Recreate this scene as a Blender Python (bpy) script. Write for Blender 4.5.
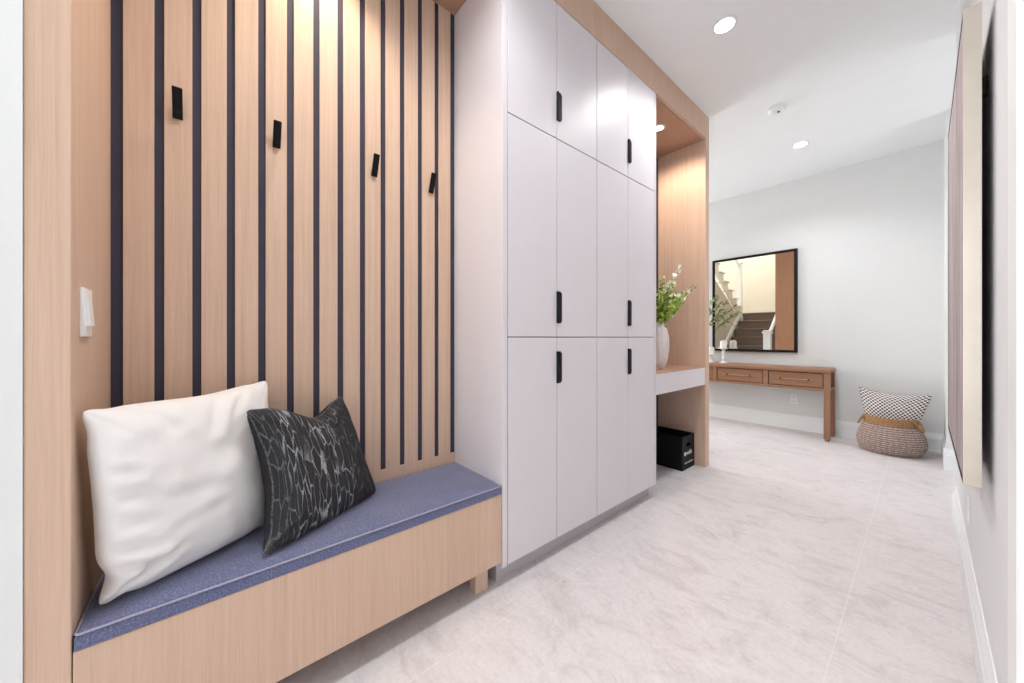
import bpy, bmesh, math, random
from mathutils import Vector, Matrix, noise
random.seed(7)
for o in list(bpy.data.objects): bpy.data.objects.remove(o)
SC = bpy.context.scene
COL = SC.collection

# ------------------------------------------------------------------ camera
cam_d = bpy.data.cameras.new('camera'); cam = bpy.data.objects.new('camera', cam_d); COL.objects.link(cam)
cam_d.sensor_width = 36.0; cam_d.lens = 353.0 / 1024 * 36; cam_d.shift_y = -4.0 / 1024
cam_d.clip_start = 0.01
cam.location = (0, 0, 1.1)
cam.rotation_euler = (math.pi / 2, 0, math.radians(49.444))
SC.camera = cam

# ------------------------------------------------------------------ exposure, world, large lights
SC.view_settings.view_transform = 'Standard'; SC.view_settings.look = 'None'
SC.view_settings.gamma = 1; SC.view_settings.use_curve_mapping = False
SC.view_settings.exposure = 0.47
W = bpy.data.worlds.new('world'); SC.world = W; W.use_nodes = True
W.node_tree.nodes['Background'].inputs[0].default_value = (0.93, 0.96, 1.0, 1)
W.node_tree.nodes['Background'].inputs[1].default_value = 1.7

def lamp(name, kind, loc, power, color=(1, 1, 1), rot=(0, 0, 0), parent=None, **kw):
    d = bpy.data.lights.new(name, kind); d.energy = power; d.color = color
    for k, v in kw.items(): setattr(d, k, v)
    o = bpy.data.objects.new(name, d); COL.objects.link(o)
    o.location = loc; o.rotation_euler = rot
    if parent: o.parent = parent
    return o
R90 = math.pi / 2
# fill lamps added outside assumed openings: behind the camera, stair hall, stairwell, side
lamp('fill_entry', 'AREA', (-2.05, -3.35, 1.5), 80, (0.93, 0.965, 1.0), (R90 + math.radians(22), 0, 0), shape='RECTANGLE', size=2.0, size_y=2.4)
lamp('fill_stair', 'AREA', (-4.75, 3.9, 1.4), 68, (0.96, 0.98, 1.0), (0, -R90, 0), shape='RECTANGLE', size=2.2, size_y=2.2)
lamp('fill_stairwell', 'AREA', (-3.2, 0.9, 5.35), 72, (1.0, 0.97, 0.92), (0, 0, 0), shape='RECTANGLE', size=1.8, size_y=1.8)
lamp('fill_side', 'AREA', (1.75, 4.1, 1.5), 3, (0.97, 0.98, 1.0), (0, R90, 0), shape='RECTANGLE', size=2.0, size_y=1.0)

# ------------------------------------------------------------------ key dimensions
A = -1.206            # front plane of the joinery
BK = -1.645           # its back
CZ = 2.99             # ceiling
FW = 5.33             # far wall
WR = 0.128            # right wall

# ------------------------------------------------------------------ materials
def mat(name):
    m = bpy.data.materials.new(name); m.use_nodes = True
    return m, m.node_tree, m.node_tree.nodes['Principled BSDF']
def N(nt, t, **kw):
    n = nt.nodes.new(t)
    for k, v in kw.items():
        if k.startswith('i_'): n.inputs[k[2:].replace('_', ' ')].default_value = v
        else: setattr(n, k, v)
    return n
def ramp(nt, src, stops):
    r = N(nt, 'ShaderNodeValToRGB'); e = r.color_ramp.elements
    while len(e) < len(stops): e.new(0.5)
    for q, (p, c) in zip(e, stops): q.position = p; q.color = (*c, 1)
    nt.links.new(src, r.inputs[0]); return r.outputs[0]
def srgb(r, g, b):
    f = lambda v: (v / 255 / 12.92) if v / 255 <= .04045 else ((v / 255 + .055) / 1.055) ** 2.4
    return (f(r), f(g), f(b))
def coords(nt, scale=(1, 1, 1), kind='Object', rot=(0, 0, 0)):
    t = N(nt, 'ShaderNodeTexCoord'); m = N(nt, 'ShaderNodeMapping')
    m.inputs['Scale'].default_value = scale; m.inputs['Rotation'].default_value = rot
    nt.links.new(t.outputs[kind], m.inputs[0]); return m.outputs[0]
def noise_tex(nt, vec, scale, detail=4, rough=.55, dist=0):
    n = N(nt, 'ShaderNodeTexNoise'); n.inputs['Scale'].default_value = scale
    n.inputs['Detail'].default_value = detail; n.inputs['Roughness'].default_value = rough
    n.inputs['Distortion'].default_value = dist
    nt.links.new(vec, n.inputs['Vector']); return n.outputs[0]
def bump(nt, p, src, strength, dist=.002):
    b = N(nt, 'ShaderNodeBump'); b.inputs['Strength'].default_value = strength; b.inputs['Distance'].default_value = dist
    nt.links.new(src, b.inputs['Height']); nt.links.new(b.outputs[0], p.inputs['Normal'])
def mixc(nt, fac, a, b, mode='MIX'):
    m = N(nt, 'ShaderNodeMix', data_type='RGBA', blend_type=mode)
    for s, v in ((m.inputs[0], fac), (m.inputs[6], a), (m.inputs[7], b)):
        if hasattr(v, 'links') or isinstance(v, bpy.types.NodeSocket): nt.links.new(v, s)
        elif isinstance(v, (int, float)): s.default_value = v
        else: s.default_value = (*v, 1)
    return m.outputs[2]
def math_n(nt, op, a, b=None):
    m = N(nt, 'ShaderNodeMath', operation=op)
    for s, v in ((m.inputs[0], a), (m.inputs[1], b)):
        if v is None: continue
        if isinstance(v, bpy.types.NodeSocket): nt.links.new(v, s)
        else: s.default_value = v
    return m.outputs[0]

def plain(name, col, rough=.5, metal=0, spec=.5, var=.03, vscale=6, bmp=0, bscale=200):
    m, nt, p = mat(name)
    v = coords(nt)
    n = noise_tex(nt, v, vscale, 3)
    lo = tuple(c * (1 - var) for c in col); hi = tuple(min(1, c * (1 + var)) for c in col)
    nt.links.new(ramp(nt, n, [(.3, lo), (.7, hi)]), p.inputs['Base Color'])
    p.inputs['Roughness'].default_value = rough; p.inputs['Metallic'].default_value = metal
    p.inputs['Specular IOR Level'].default_value = spec
    if bmp: bump(nt, p, noise_tex(nt, v, bscale, 2), bmp)
    return m
def wood(name, dark, mid, light, axis='Z', fine=70, rough=.5, along=1.0, spec=.3):
    m, nt, p = mat(name)
    sc = {'Z': (1, 1, .02), 'Y': (1, .02, 1), 'X': (.02, 1, 1)}[axis]
    sc = tuple(s * (along if s < 1 else 1) for s in sc)
    v = coords(nt, sc)
    n1 = noise_tex(nt, v, fine, 5, .6, .6)
    n2 = noise_tex(nt, v, fine * 5, 3, .6)
    n3 = noise_tex(nt, coords(nt, tuple(s if s == 1 else s * 6 for s in sc)), fine * .14, 3, .5, .4)
    c1 = ramp(nt, n1, [(.25, dark), (.5, mid), (.78, light)])
    c2 = ramp(nt, n2, [(.3, dark), (.6, light)])
    c = mixc(nt, .3, c1, c2)
    c3 = ramp(nt, n3, [(.3, mid), (.7, light)])
    c = mixc(nt, .3, c, c3)
    nt.links.new(c, p.inputs['Base Color'])
    p.inputs['Roughness'].default_value = rough; p.inputs['Specular IOR Level'].default_value = spec
    bump(nt, p, n2, .08, .001)
    return m
OAK = ((.475, .315, .225), (.61, .425, .315), (.71, .52, .40))
M = {}
M['oak'] = wood('oak_veneer', *OAK)
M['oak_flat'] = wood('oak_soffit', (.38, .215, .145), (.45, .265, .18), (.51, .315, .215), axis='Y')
M['oak_dim'] = wood('oak_end_dimmed', (.27, .125, .065), (.36, .18, .10), (.44, .235, .14))  # same oak, darkened for the dim look of the outer end in the mirror
M['walnut'] = wood('console_wood', (.20, .097, .056), (.28, .138, .078), (.38, .215, .13), axis='X', fine=60, rough=.45)
M['walnut_v'] = wood('console_leg_wood', (.20, .097, .056), (.28, .138, .078), (.38, .215, .13), axis='Z', fine=60, rough=.45)
M['wall'] = plain('wall_paint', (.755, .765, .765), .75, var=.01, bmp=.03, bscale=350, spec=.25)
M['ceiling'] = plain('ceiling_paint', (.895, .91, .915), .85, var=.008, spec=.2)
M['trim'] = plain('trim_paint', (.83, .845, .85), .4, var=.005)
M['cream'] = plain('cream_wall_paint', (.80, .755, .66), .8, var=.01, spec=.2)
M['taupe_wall'] = plain('under_stair_paint', (.62, .55, .49), .8, var=.01, spec=.2)
M['lacquer'] = plain('taupe_lacquer', (.735, .70, .735), .40, var=.01, spec=.45)
M['plinth'] = plain('plinth_shaded', (.50, .46, .48), .5, var=.01)  # door lacquer darkened to stand in for shade under the doors
M['carcass'] = plain('carcass_board', (.20, .17, .18), .6)
M['black_felt'] = plain('slat_backing', (.052, .047, .070), .75, spec=.25)
M['black'] = plain('matt_black', (.006, .006, .007), .6, spec=.15)
M['handle'] = plain('navy_black_metal', (.008, .010, .018), .5, spec=.2)
M['frame_black'] = plain('mirror_frame', (.007, .006, .006), .5, spec=.2)
M['white_plastic'] = plain('white_plastic', (.86, .87, .88), .35)
M['carpet'] = plain('stair_carpet', (.25, .195, .165), .95, var=.2, vscale=300, bmp=.5, bscale=400, spec=.1)
M['box_black'] = plain('box_board', (.007, .007, .008), .6, spec=.2)
M['print_white'] = plain('white_print', (.75, .75, .75), .6)
M['silver'] = plain('champagne_frame', (.66, .60, .52), .30, metal=.85, var=.05)
M['brass'] = plain('brass', (.46, .30, .17), .4, metal=1)
M['dark_metal'] = plain('dark_bronze', (.05, .035, .025), .4, metal=.8)
M['candle'] = plain('candle_wax', (.85, .80, .76), .6)
M['bark'] = plain('branch_bark', (.13, .08, .045), .8, var=.2)
M['petal'] = plain('petal', (.90, .89, .76), .6, var=.1, vscale=80)
M['jute'] = plain('jute_rope', (.36, .21, .105), .9, var=.3, vscale=120, bmp=.6, bscale=260, spec=.1)
M['ceramic'] = plain('glazed_ceramic', (.78, .77, .75), .3)

def leafmat(name, a, b, c):
    m, nt, p = mat(name)
    nt.links.new(ramp(nt, noise_tex(nt, coords(nt), 38, 2), [(.3, a), (.5, b), (.7, c)]), p.inputs['Base Color'])
    p.inputs['Roughness'].default_value = .5
    return m
M['leaf'] = leafmat('leaf_lime', (.14, .30, .03), (.34, .50, .06), (.66, .70, .22))
M['leaf_olive'] = leafmat('leaf_olive', (.05, .11, .035), (.22, .30, .09), (.55, .56, .26))

def mat_vase():
    m, nt, p = mat('stone_vase')
    n = noise_tex(nt, coords(nt, (1, 1, .35)), 22, 5, .6, .5)
    nt.links.new(ramp(nt, n, [(.3, (.55, .50, .48)), (.6, (.74, .69, .66)), (.8, (.80, .76, .73))]), p.inputs['Base Color'])
    p.inputs['Roughness'].default_value = .7; bump(nt, p, n, .3, .004)
    return m
M['vase'] = mat_vase()

def mat_floor():
    m, nt, p = mat('porcelain_tile')
    tc = N(nt, 'ShaderNodeTexCoord')
    mp = N(nt, 'ShaderNodeMapping'); mp.inputs['Location'].default_value = (.21, -.34, 0)
    nt.links.new(tc.outputs['Object'], mp.inputs[0])
    # cloudy stone figure, stretched along a diagonal
    v = coords(nt, (1.0, 1.7, 1), rot=(0, 0, math.radians(-28)))
    n1 = noise_tex(nt, v, 2.6, 9, .66, 1.6)
    n2 = noise_tex(nt, v, 7, 9, .72, 1.2)
    n3 = noise_tex(nt, coords(nt), 60, 4, .6)
    c1 = ramp(nt, n1, [(.32, (.46, .415, .415)), (.47, (.68, .635, .645)), (.7, (.75, .705, .715))])
    c2 = ramp(nt, n2, [(.30, (.45, .40, .40)), (.50, (.68, .635, .64)), (.75, (.77, .725, .735))])
    c = mixc(nt, .5, c1, c2)
    c = mixc(nt, .2, c, ramp(nt, n3, [(.35, (.46, .43, .42)), (.6, (.72, .69, .68))]))
    # grout lines
    sx = N(nt, 'ShaderNodeSeparateXYZ'); nt.links.new(mp.outputs[0], sx.inputs[0])
    def line(s, per):
        q = math_n(nt, 'PINGPONG', s, per / 2)
        return math_n(nt, 'LESS_THAN', q, .0022)
    g = math_n(nt, 'MAXIMUM', line(sx.outputs[0], .86), line(sx.outputs[1], 1.29))
    c = mixc(nt, math_n(nt, 'MULTIPLY', g, .42), c, (.79, .76, .76))
    nt.links.new(c, p.inputs['Base Color'])
    p.inputs['Roughness'].default_value = .42; p.inputs['Specular IOR Level'].default_value = .35
    bump(nt, p, n2, .04, .002)
    return m
M['floor'] = mat_floor()

def mat_denim():
    m, nt, p = mat('blue_grey_upholstery')
    v = coords(nt)
    n = noise_tex(nt, v, 230, 4, .75); n2 = noise_tex(nt, v, 900, 2, .6); n3 = noise_tex(nt, v, 5, 3)
    c = ramp(nt, n, [(.3, (.035, .052, .13)), (.5, (.11, .125, .235)), (.70, (.31, .30, .40))])
    c = mixc(nt, .25, c, ramp(nt, n3, [(.35, (.09, .115, .23)), (.65, (.165, .165, .275))]))
    nt.links.new(c, p.inputs['Base Color'])
    p.inputs['Roughness'].default_value = .9; p.inputs['Specular IOR Level'].default_value = .15
    p.inputs['Sheen Weight'].default_value = .35
    bump(nt, p, n2, .5, .001)
    return m
M['denim'] = mat_denim()
M['piping'] = plain('seat_piping', (.33, .32, .40), .85, var=.15, vscale=300)

def mat_linen():
    m, nt, p = mat('ivory_linen')
    v = coords(nt)
    n = noise_tex(nt, v, 500, 2, .6); n2 = noise_tex(nt, v, 16, 4, .55, .6)
    p.inputs['Base Color'].default_value = (.82, .80, .80, 1)
    nt.links.new(ramp(nt, n2, [(.3, (.80, .78, .775)), (.7, (.83, .81, .805))]), p.inputs['Base Color'])
    p.inputs['Roughness'].default_value = .95; p.inputs['Specular IOR Level'].default_value = .1
    p.inputs['Sheen Weight'].default_value = .2
    b = N(nt, 'ShaderNodeBump'); b.inputs['Strength'].default_value = .12; b.inputs['Distance'].default_value = .008
    nt.links.new(n2, b.inputs['Height'])
    b2 = N(nt, 'ShaderNodeBump'); b2.inputs['Strength'].default_value = .25; b2.inputs['Distance'].default_value = .001
    nt.links.new(n, b2.inputs['Height']); nt.links.new(b.outputs[0], b2.inputs['Normal'])
    nt.links.new(b2.outputs[0], p.inputs['Normal'])
    return m
M['linen'] = mat_linen()

def mat_crackle():
    m, nt, p = mat('black_crackle_weave')
    uv = coords(nt, (23, 4.6, 1), 'UV')
    d = N(nt, 'ShaderNodeTexNoise'); d.inputs['Scale'].default_value = 1.3; d.inputs['Detail'].default_value = 1
    nt.links.new(uv, d.inputs['Vector'])
    vm = N(nt, 'ShaderNodeVectorMath', operation='MULTIPLY_ADD'); vm.inputs[1].default_value = (.4, .35, 0)
    nt.links.new(d.outputs[1], vm.inputs[0]); nt.links.new(uv, vm.inputs[2])
    vo = N(nt, 'ShaderNodeTexVoronoi', feature='DISTANCE_TO_EDGE'); vo.inputs['Scale'].default_value = 1.0
    vo.inputs['Randomness'].default_value = .75
    nt.links.new(vm.outputs[0], vo.inputs['Vector'])
    line = ramp(nt, vo.outputs['Distance'], [(.0, (1, 1, 1)), (.025, (.6, .6, .6)), (.05, (0, 0, 0))])
    brk = noise_tex(nt, coords(nt, (5, 3, 1), 'UV'), 1.6, 4)
    mask = ramp(nt, brk, [(.36, (.05, .05, .05)), (.56, (1, 1, 1))])
    sep = N(nt, 'ShaderNodeSeparateXYZ'); nt.links.new(coords(nt, (1, 1, 1), 'UV'), sep.inputs[0])
    side = ramp(nt, sep.outputs[0], [(.02, (.35, .35, .35)), (.2, (1, 1, 1)), (.55, (1, 1, 1)), (.85, (.12, .12, .12))])
    mask = mixc(nt, 1.0, mask, side, 'MULTIPLY')
    grain = noise_tex(nt, coords(nt, (150, 90, 1), 'UV'), 1, 2)
    mm = mixc(nt, 1.0, line, mask, 'MULTIPLY')
    mm = mixc(nt, 1.0, mm, ramp(nt, grain, [(.35, (.35, .35, .35)), (.6, (1, 1, 1))]), 'MULTIPLY')
    base = ramp(nt, grain, [(.3, (.014, .013, .015)), (.7, (.042, .040, .044))])
    nt.links.new(mixc(nt, mm, base, (.50, .51, .54)), p.inputs['Base Color'])
    p.inputs['Roughness'].default_value = .8; p.inputs['Specular IOR Level'].default_value = .25
    bump(nt, p, line, .5, .003)
    return m
M['crackle'] = mat_crackle()
M['charcoal'] = plain('charcoal_weave', (.030, .029, .032), .9, var=.35, vscale=260, bmp=.4, bscale=500, spec=.15)
M['cord'] = plain('stitched_cord', (.10, .10, .11), .9, var=.95, vscale=220, spec=.1)

def mat_dots():
    m, nt, p = mat('dotted_cotton')
    v = coords(nt, (1, 1, 1), 'UV', (0, 0, math.radians(45)))
    ck = N(nt, 'ShaderNodeSeparateXYZ'); nt.links.new(v, ck.inputs[0])
    k = 120
    sx = math_n(nt, 'SINE', math_n(nt, 'MULTIPLY', ck.outputs[0], k)); sy = math_n(nt, 'SINE', math_n(nt, 'MULTIPLY', ck.outputs[1], k))
    t = math_n(nt, 'GREATER_THAN', math_n(nt, 'ADD', sx, sy), .05)
    nt.links.new(mixc(nt, t, (.78, .75, .72), (.05, .042, .05)), p.inputs['Base Color'])
    p.inputs['Roughness'].default_value = .9
    return m
M['dots'] = mat_dots()
def mat_weave():
    m, nt, p = mat('seagrass_weave')
    v = coords(nt, (1, 1, 1), 'UV')
    ck = N(nt, 'ShaderNodeSeparateXYZ'); nt.links.new(v, ck.inputs[0])
    n = noise_tex(nt, coords(nt, (90, 30, 1), 'UV'), 1, 3, .7)
    row = math_n(nt, 'SINE', math_n(nt, 'MULTIPLY', ck.outputs[1], 2 * math.pi * 15))
    c = ramp(nt, n, [(.3, (.27, .19, .155)), (.5, (.55, .43, .38)), (.72, (.74, .63, .57))])
    dk = ramp(nt, row, [(.0, (.35, .30, .28)), (.45, (1, 1, 1))])
    nt.links.new(mixc(nt, .8, c, dk, 'MULTIPLY'), p.inputs['Base Color'])
    p.inputs['Roughness'].default_value = .85
    return m
M['weave'] = mat_weave()
def mat_paint():
    m, nt, p = mat('abstract_canvas')
    v = coords(nt, (1, 1, .14))
    n = noise_tex(nt, v, 11, 6, .7, .5); n2 = noise_tex(nt, coords(nt, (1, 1, .5)), 90, 4, .7); n3 = noise_tex(nt, v, 7, 3)
    c = ramp(nt, n, [(.30, (.16, .12, .125)), (.44, (.36, .29, .30)), (.56, (.52, .43, .445)), (.70, (.74, .69, .69))])
    c = mixc(nt, .4, c, ramp(nt, n3, [(.35, (.33, .26, .27)), (.65, (.58, .50, .51))]))
    c = mixc(nt, ramp(nt, n2, [(.62, (0, 0, 0)), (.72, (.6, .6, .6))]), c, (.72, .70, .69))
    nt.links.new(c, p.inputs['Base Color']); p.inputs['Roughness'].default_value = .55
    bump(nt, p, n2, .4, .003)
    return m
M['canvas'] = mat_paint()
def emit(name, col, s):
    m, nt, p = mat(name)
    p.inputs['Base Color'].default_value = (.8, .8, .8, 1)
    p.inputs['Emission Color'].default_value = (*col, 1); p.inputs['Emission Strength'].default_value = s
    return m
M['lens'] = emit('downlight_lens', (1, .97, .92), 14)
M['lens_warm'] = emit('warm_downlight_lens', (1, .90, .74), 9)
def mat_mirror():
    m, nt, p = mat('mirror_glass')
    p.inputs['Base Color'].default_value = (.93, .92, .90, 1); p.inputs['Metallic'].default_value = 1
    p.inputs['Roughness'].default_value = .005
    return m
M['mirror'] = mat_mirror()
def mat_pane():
    m, nt, p = mat('window_glass')
    t = N(nt, 'ShaderNodeBsdfTransparent'); g = N(nt, 'ShaderNodeBsdfGlossy'); g.inputs['Roughness'].default_value = .02
    mx = N(nt, 'ShaderNodeMixShader'); mx.inputs[0].default_value = .06
    nt.links.new(t.outputs[0], mx.inputs[1]); nt.links.new(g.outputs[0], mx.inputs[2])
    nt.links.new(mx.outputs[0], nt.nodes['Material Output'].inputs[0])
    return m
M['pane'] = mat_pane()

# ------------------------------------------------------------------ mesh helpers
def box(bm, x0, x1, y0, y1, z0, z1, bev=0, seg=1):
    g = bmesh.ops.create_cube(bm, size=1)
    vs = g['verts']
    for v in vs:
        v.co = Vector(((x0 + x1) / 2 + v.co.x * (x1 - x0), (y0 + y1) / 2 + v.co.y * (y1 - y0), (z0 + z1) / 2 + v.co.z * (z1 - z0)))
    if bev:
        es = list({e for v in vs for e in v.link_edges})
        bmesh.ops.bevel(bm, geom=es, offset=bev, segments=seg, profile=.5, affect='EDGES')
    return bm
def B(*a, **k): return box(bmesh.new(), *a, **k)
def tube(bm, pts, r, n=8, closed=False, radii=None):
    pts = [Vector(p) for p in pts]; rings = []
    up = Vector((0, 0, 1))
    for i, p in enumerate(pts):
        if closed: d = pts[(i + 1) % len(pts)] - pts[i - 1]
        else: d = pts[min(i + 1, len(pts) - 1)] - pts[max(i - 1, 0)]
        d.normalize()
        a = d.cross(up)
        if a.length < 1e-3: a = d.cross(Vector((1, 0, 0)))
        a.normalize(); b = d.cross(a)
        rr = radii[i] if radii else r
        rings.append([bm.verts.new(p + a * rr * math.cos(2 * math.pi * k / n) + b * rr * math.sin(2 * math.pi * k / n)) for k in range(n)])
    m = len(rings)
    for i in range(m if closed else m - 1):
        for k in range(n):
            bm.faces.new((rings[i][k], rings[i][(k + 1) % n], rings[(i + 1) % m][(k + 1) % n], rings[(i + 1) % m][k]))
    if not closed:
        bm.faces.new(rings[0][::-1]); bm.faces.new(rings[-1])
    return bm
def lathe(bm, prof, cx, cy, n=32, fn=None, uv=False):
    """prof: list of (r, z); fn(theta, j) -> radius offset"""
    rings = []
    for j, (r, z) in enumerate(prof):
        if r < 1e-6: rings.append([bm.verts.new((cx, cy, z))]); continue
        ring = []
        for k in range(n):
            t = 2 * math.pi * k / n; rr = r + (fn(t, j) if fn else 0)
            ring.append(bm.verts.new((cx + rr * math.cos(t), cy + rr * math.sin(t), z)))
        rings.append(ring)
    lay = bm.loops.layers.uv.verify() if uv else None
    for j in range(len(rings) - 1):
        a, b = rings[j], rings[j + 1]
        for k in range(n):
            k2 = (k + 1) % n
            if len(a) == 1 and len(b) == 1: continue
            if len(a) == 1: f = bm.faces.new((a[0], b[k2], b[k]))
            elif len(b) == 1: f = bm.faces.new((a[k], a[k2], b[0]))
            else: f = bm.faces.new((a[k], a[k2], b[k2], b[k]))
            if uv and len(f.verts) == 4:
                m = len(rings) - 1
                for l, (u, v) in zip(f.loops, ((k, j), (k + 1, j), (k + 1, j + 1), (k, j + 1))): l[lay].uv = (u / n, v / m)
    return bm
def cyl(bm, c, r, h, axis='Z', n=32):
    """cylinder with its base centre at c"""
    tmp = lathe(bmesh.new(), [(0, 0), (r, 0), (r, h), (0, h)], 0, 0, n)
    rot = {'Z': Matrix(), 'X': Matrix.Rotation(R90, 4, 'Y'), 'Y': Matrix.Rotation(-R90, 4, 'X')}[axis]
    tmp.transform(Matrix.Translation(c) @ rot)
    me = bpy.data.meshes.new('t'); tmp.to_mesh(me); tmp.free(); bm.from_mesh(me); bpy.data.meshes.remove(me)
    return bm
def thing(name, label, cat, loc, group=None):
    o = bpy.data.objects.new(name, None); o.empty_display_size = .05; COL.objects.link(o)
    o.location = loc; o['label'] = label; o['category'] = cat
    if group: o['group'] = group
    return o
def mesh_of(bm, name, material, off=(0, 0, 0), smooth=False, angle=35):
    bmesh.ops.recalc_face_normals(bm, faces=bm.faces)
    if any(off): bmesh.ops.translate(bm, verts=bm.verts, vec=Vector(off))
    me = bpy.data.meshes.new(name); bm.to_mesh(me); bm.free()
    for mt in (material if isinstance(material, (list, tuple)) else [material]): me.materials.append(mt)
    if smooth:
        me.polygons.foreach_set('use_smooth', [True] * len(me.polygons))
        me.set_sharp_from_angle(angle=math.radians(angle))
    return me
def wloc(o):
    v = Vector(o.location)
    return v + wloc(o.parent) if o.parent else v
def part(parent, name, bm, material, smooth=False, label=None, angle=35):
    w = wloc(parent)
    me = mesh_of(bm, name, material, -w, smooth, angle)
    o = bpy.data.objects.new(name, me); COL.objects.link(o); o.parent = parent
    if label: o['label'] = label
    return o
def solo(name, bm, material, label, cat, loc, smooth=False, group=None, angle=35):
    me = mesh_of(bm, name, material, tuple(-c for c in loc), smooth, angle)
    o = bpy.data.objects.new(name, me); COL.objects.link(o); o.location = loc
    o['label'] = label; o['category'] = cat
    if group: o['group'] = group
    return o
def struct(name, bm, material, parent=None, smooth=False):
    me = mesh_of(bm, name, material, (0, 0, 0), smooth)
    o = bpy.data.objects.new(name, me); COL.objects.link(o)
    if parent: o.parent = parent
    else: o['kind'] = 'structure'
    return o
def dup(root, loc, label=None):
    r = root.copy(); COL.objects.link(r); r.location = loc
    if label: r['label'] = label
    for ch in list(root.children):
        c = ch.copy(); COL.objects.link(c); c.parent = r
        for g in list(ch.children):
            d = g.copy(); COL.objects.link(d); d.parent = c
    return r

# ================================================================== THE SETTING
struct('floor', B(-4.6, 1.7, -3.2, 5.5, -.1, 0), M['floor'])
bm = bmesh.new()
box(bm, -1.66, 1.7, -3.2, 5.5, CZ, CZ + .12); box(bm, -4.6, -1.66, 2.95, 5.5, CZ, CZ + .12)
box(bm, -4.6, -1.66, -3.2, -.54, CZ, CZ + .12)
struct('ceiling', bm, M['ceiling'])
struct('wall_far', B(-4.6, 1.7, FW, FW + .12, 0, CZ), M['wall'])
# right wall runs to the opening; beyond it a thicker return
bm = bmesh.new(); box(bm, WR, WR + .14, -3.2, 3.50, 0, CZ)
struct('wall_right', bm, M['wall'])
struct('wall_return', B(.121, 1.7, 4.655, FW, 0, CZ), M['wall'])
struct('wall_side_room', B(WR + .14, 1.7, 3.36, 3.50, 0, CZ), M['wall'])
# left of the joinery: wall end, then the space opens behind the camera
struct('wall_left', B(-1.72, -1.203, -.60, -.2922, 0, CZ), M['wall'])
struct('wall_partition', B(-1.66, BK, -.294, 3.190, 0, CZ), M['cream'])
bm = bmesh.new(); box(bm, -4.6, -3.05, -3.32, -3.2, 0, CZ); box(bm, .35, 1.7, -3.32, -3.2, 0, CZ); box(bm, -3.05, .35, -3.32, -3.2, 2.6, CZ)
struct('wall_back', bm, M['wall'])
bm = bmesh.new()
for x in (-3.05, -1.93, -.80, .29): box(bm, x, x + .06, -3.29, -3.22, 0, 2.6)
for z in (0, 2.54): box(bm, -3.05, .35, -3.29, -3.22, z, z + .06)
w1 = struct('window_added_1', bm, M['trim'])  # unseen window, added to let the entry fill lamp in
struct('pane', B(-3.0, .3, -3.258, -3.252, .05, 2.56), M['pane'], w1)
# stair hall walls
struct('wall_landing', B(-4.6, -1.66, -.54, -.42, 0, 5.3), M['cream'])
bm = bmesh.new(); box(bm, -4.72, -4.6, -3.2, 2.8, 0, 5.3); box(bm, -4.72, -4.6, 5.0, 5.5, 0, 5.3); box(bm, -4.72, -4.6, 2.8, 5.0, 2.8, 5.3); box(bm, -4.72, -4.6, 2.8, 5.0, 0, .6)
struct('wall_stair_side', bm, M['cream'])
bm = bmesh.new()
for y in (2.8, 3.87, 4.94): box(bm, -4.69, -4.63, y, y + .06, .6, 2.8)
for z in (.6, 2.74): box(bm, -4.69, -4.63, 2.8, 5.0, z, z + .06)
w2 = struct('window_added_2', bm, M['trim'])  # unseen window, added for the stair hall fill lamp
struct('pane', B(-4.663, -4.657, 2.85, 4.95, .65, 2.75), M['pane'], w2)
struct('wall_header', B(-4.6, -1.66, 2.95, 3.07, CZ + .12, 5.3), M['cream'])
struct('wall_stairwell', B(-1.66, -1.54, -.54, 3.07, CZ + .12, 5.3), M['cream'])
bm = bmesh.new()
for a in ((-4.6, -4.1, -.54, 3.07), (-2.3, -1.54, -.54, 3.07), (-4.1, -2.3, -.54, 0), (-4.1, -2.3, 1.8, 3.07)): box(bm, a[0], a[1], a[2], a[3], 5.3, 5.4)
struct('ceiling_stairwell', bm, M['cream'])
# side opening on the right
bm = bmesh.new(); box(bm, 1.58, 1.7, 3.50, 4.655, 2.6, CZ); box(bm, 1.58, 1.7, 3.50, 4.655, 0, .9)
struct('wall_side_end', bm, M['wall'])
# skirting boards: two-step profile
def skirt(name, p0, p1, nrm, h=.175):
    bm = bmesh.new(); p0 = Vector(p0); p1 = Vector(p1); n = Vector(nrm)
    prof = [(0, 0), (.018, 0), (.018, h * .70), (.0145, h * .74), (.0145, h * .80), (.011, h * .86), (.006, h * .94), (.004, h), (0, h)]
    a = [bm.verts.new((*(p0 + n * d), z)) for d, z in prof]; b = [bm.verts.new((*(p1 + n * d), z)) for d, z in prof]
    m = len(prof)
    for i in range(m): bm.faces.new((a[i], a[(i + 1) % m], b[(i + 1) % m], b[i]))
    bm.faces.new(a[::-1]); bm.faces.new(b)
    struct(name, bm, M['trim'])
skirt('baseboard_far', (-4.6, FW), (.121, FW), (0, -1))
skirt('baseboard_right', (WR, 1.20), (WR, 3.505), (-1, 0))
skirt('baseboard_return', (.103, 4.655), (1.58, 4.655), (0, -1))
skirt('baseboard_return_side', (.121, 4.64), (.121, FW), (-1, 0))
skirt('baseboard_side', (WR, 3.50), (1.58, 3.50), (0, 1))
# door casing close to the camera on the right, and the door behind it
bm = bmesh.new()
box(bm, WR - .020, WR, 1.105, 1.214, 0, 2.25, .004); box(bm, WR - .020, WR, .10, 1.214, 2.25, 2.36, .004); box(bm, WR - .020, WR, .10, .19, 0, 2.25, .004)
struct('trim_1', bm, M['trim'])
bm = bmesh.new(); box(bm, WR - .006, WR - .001, .19, 1.105, .01, 2.25)
for z0, z1 in ((.2, .95), (1.1, 2.1)):
    box(bm, WR - .010, WR - .006, .30, 1.0, z0, z1, .003)
struct('door_1', bm, M['trim'])

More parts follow.
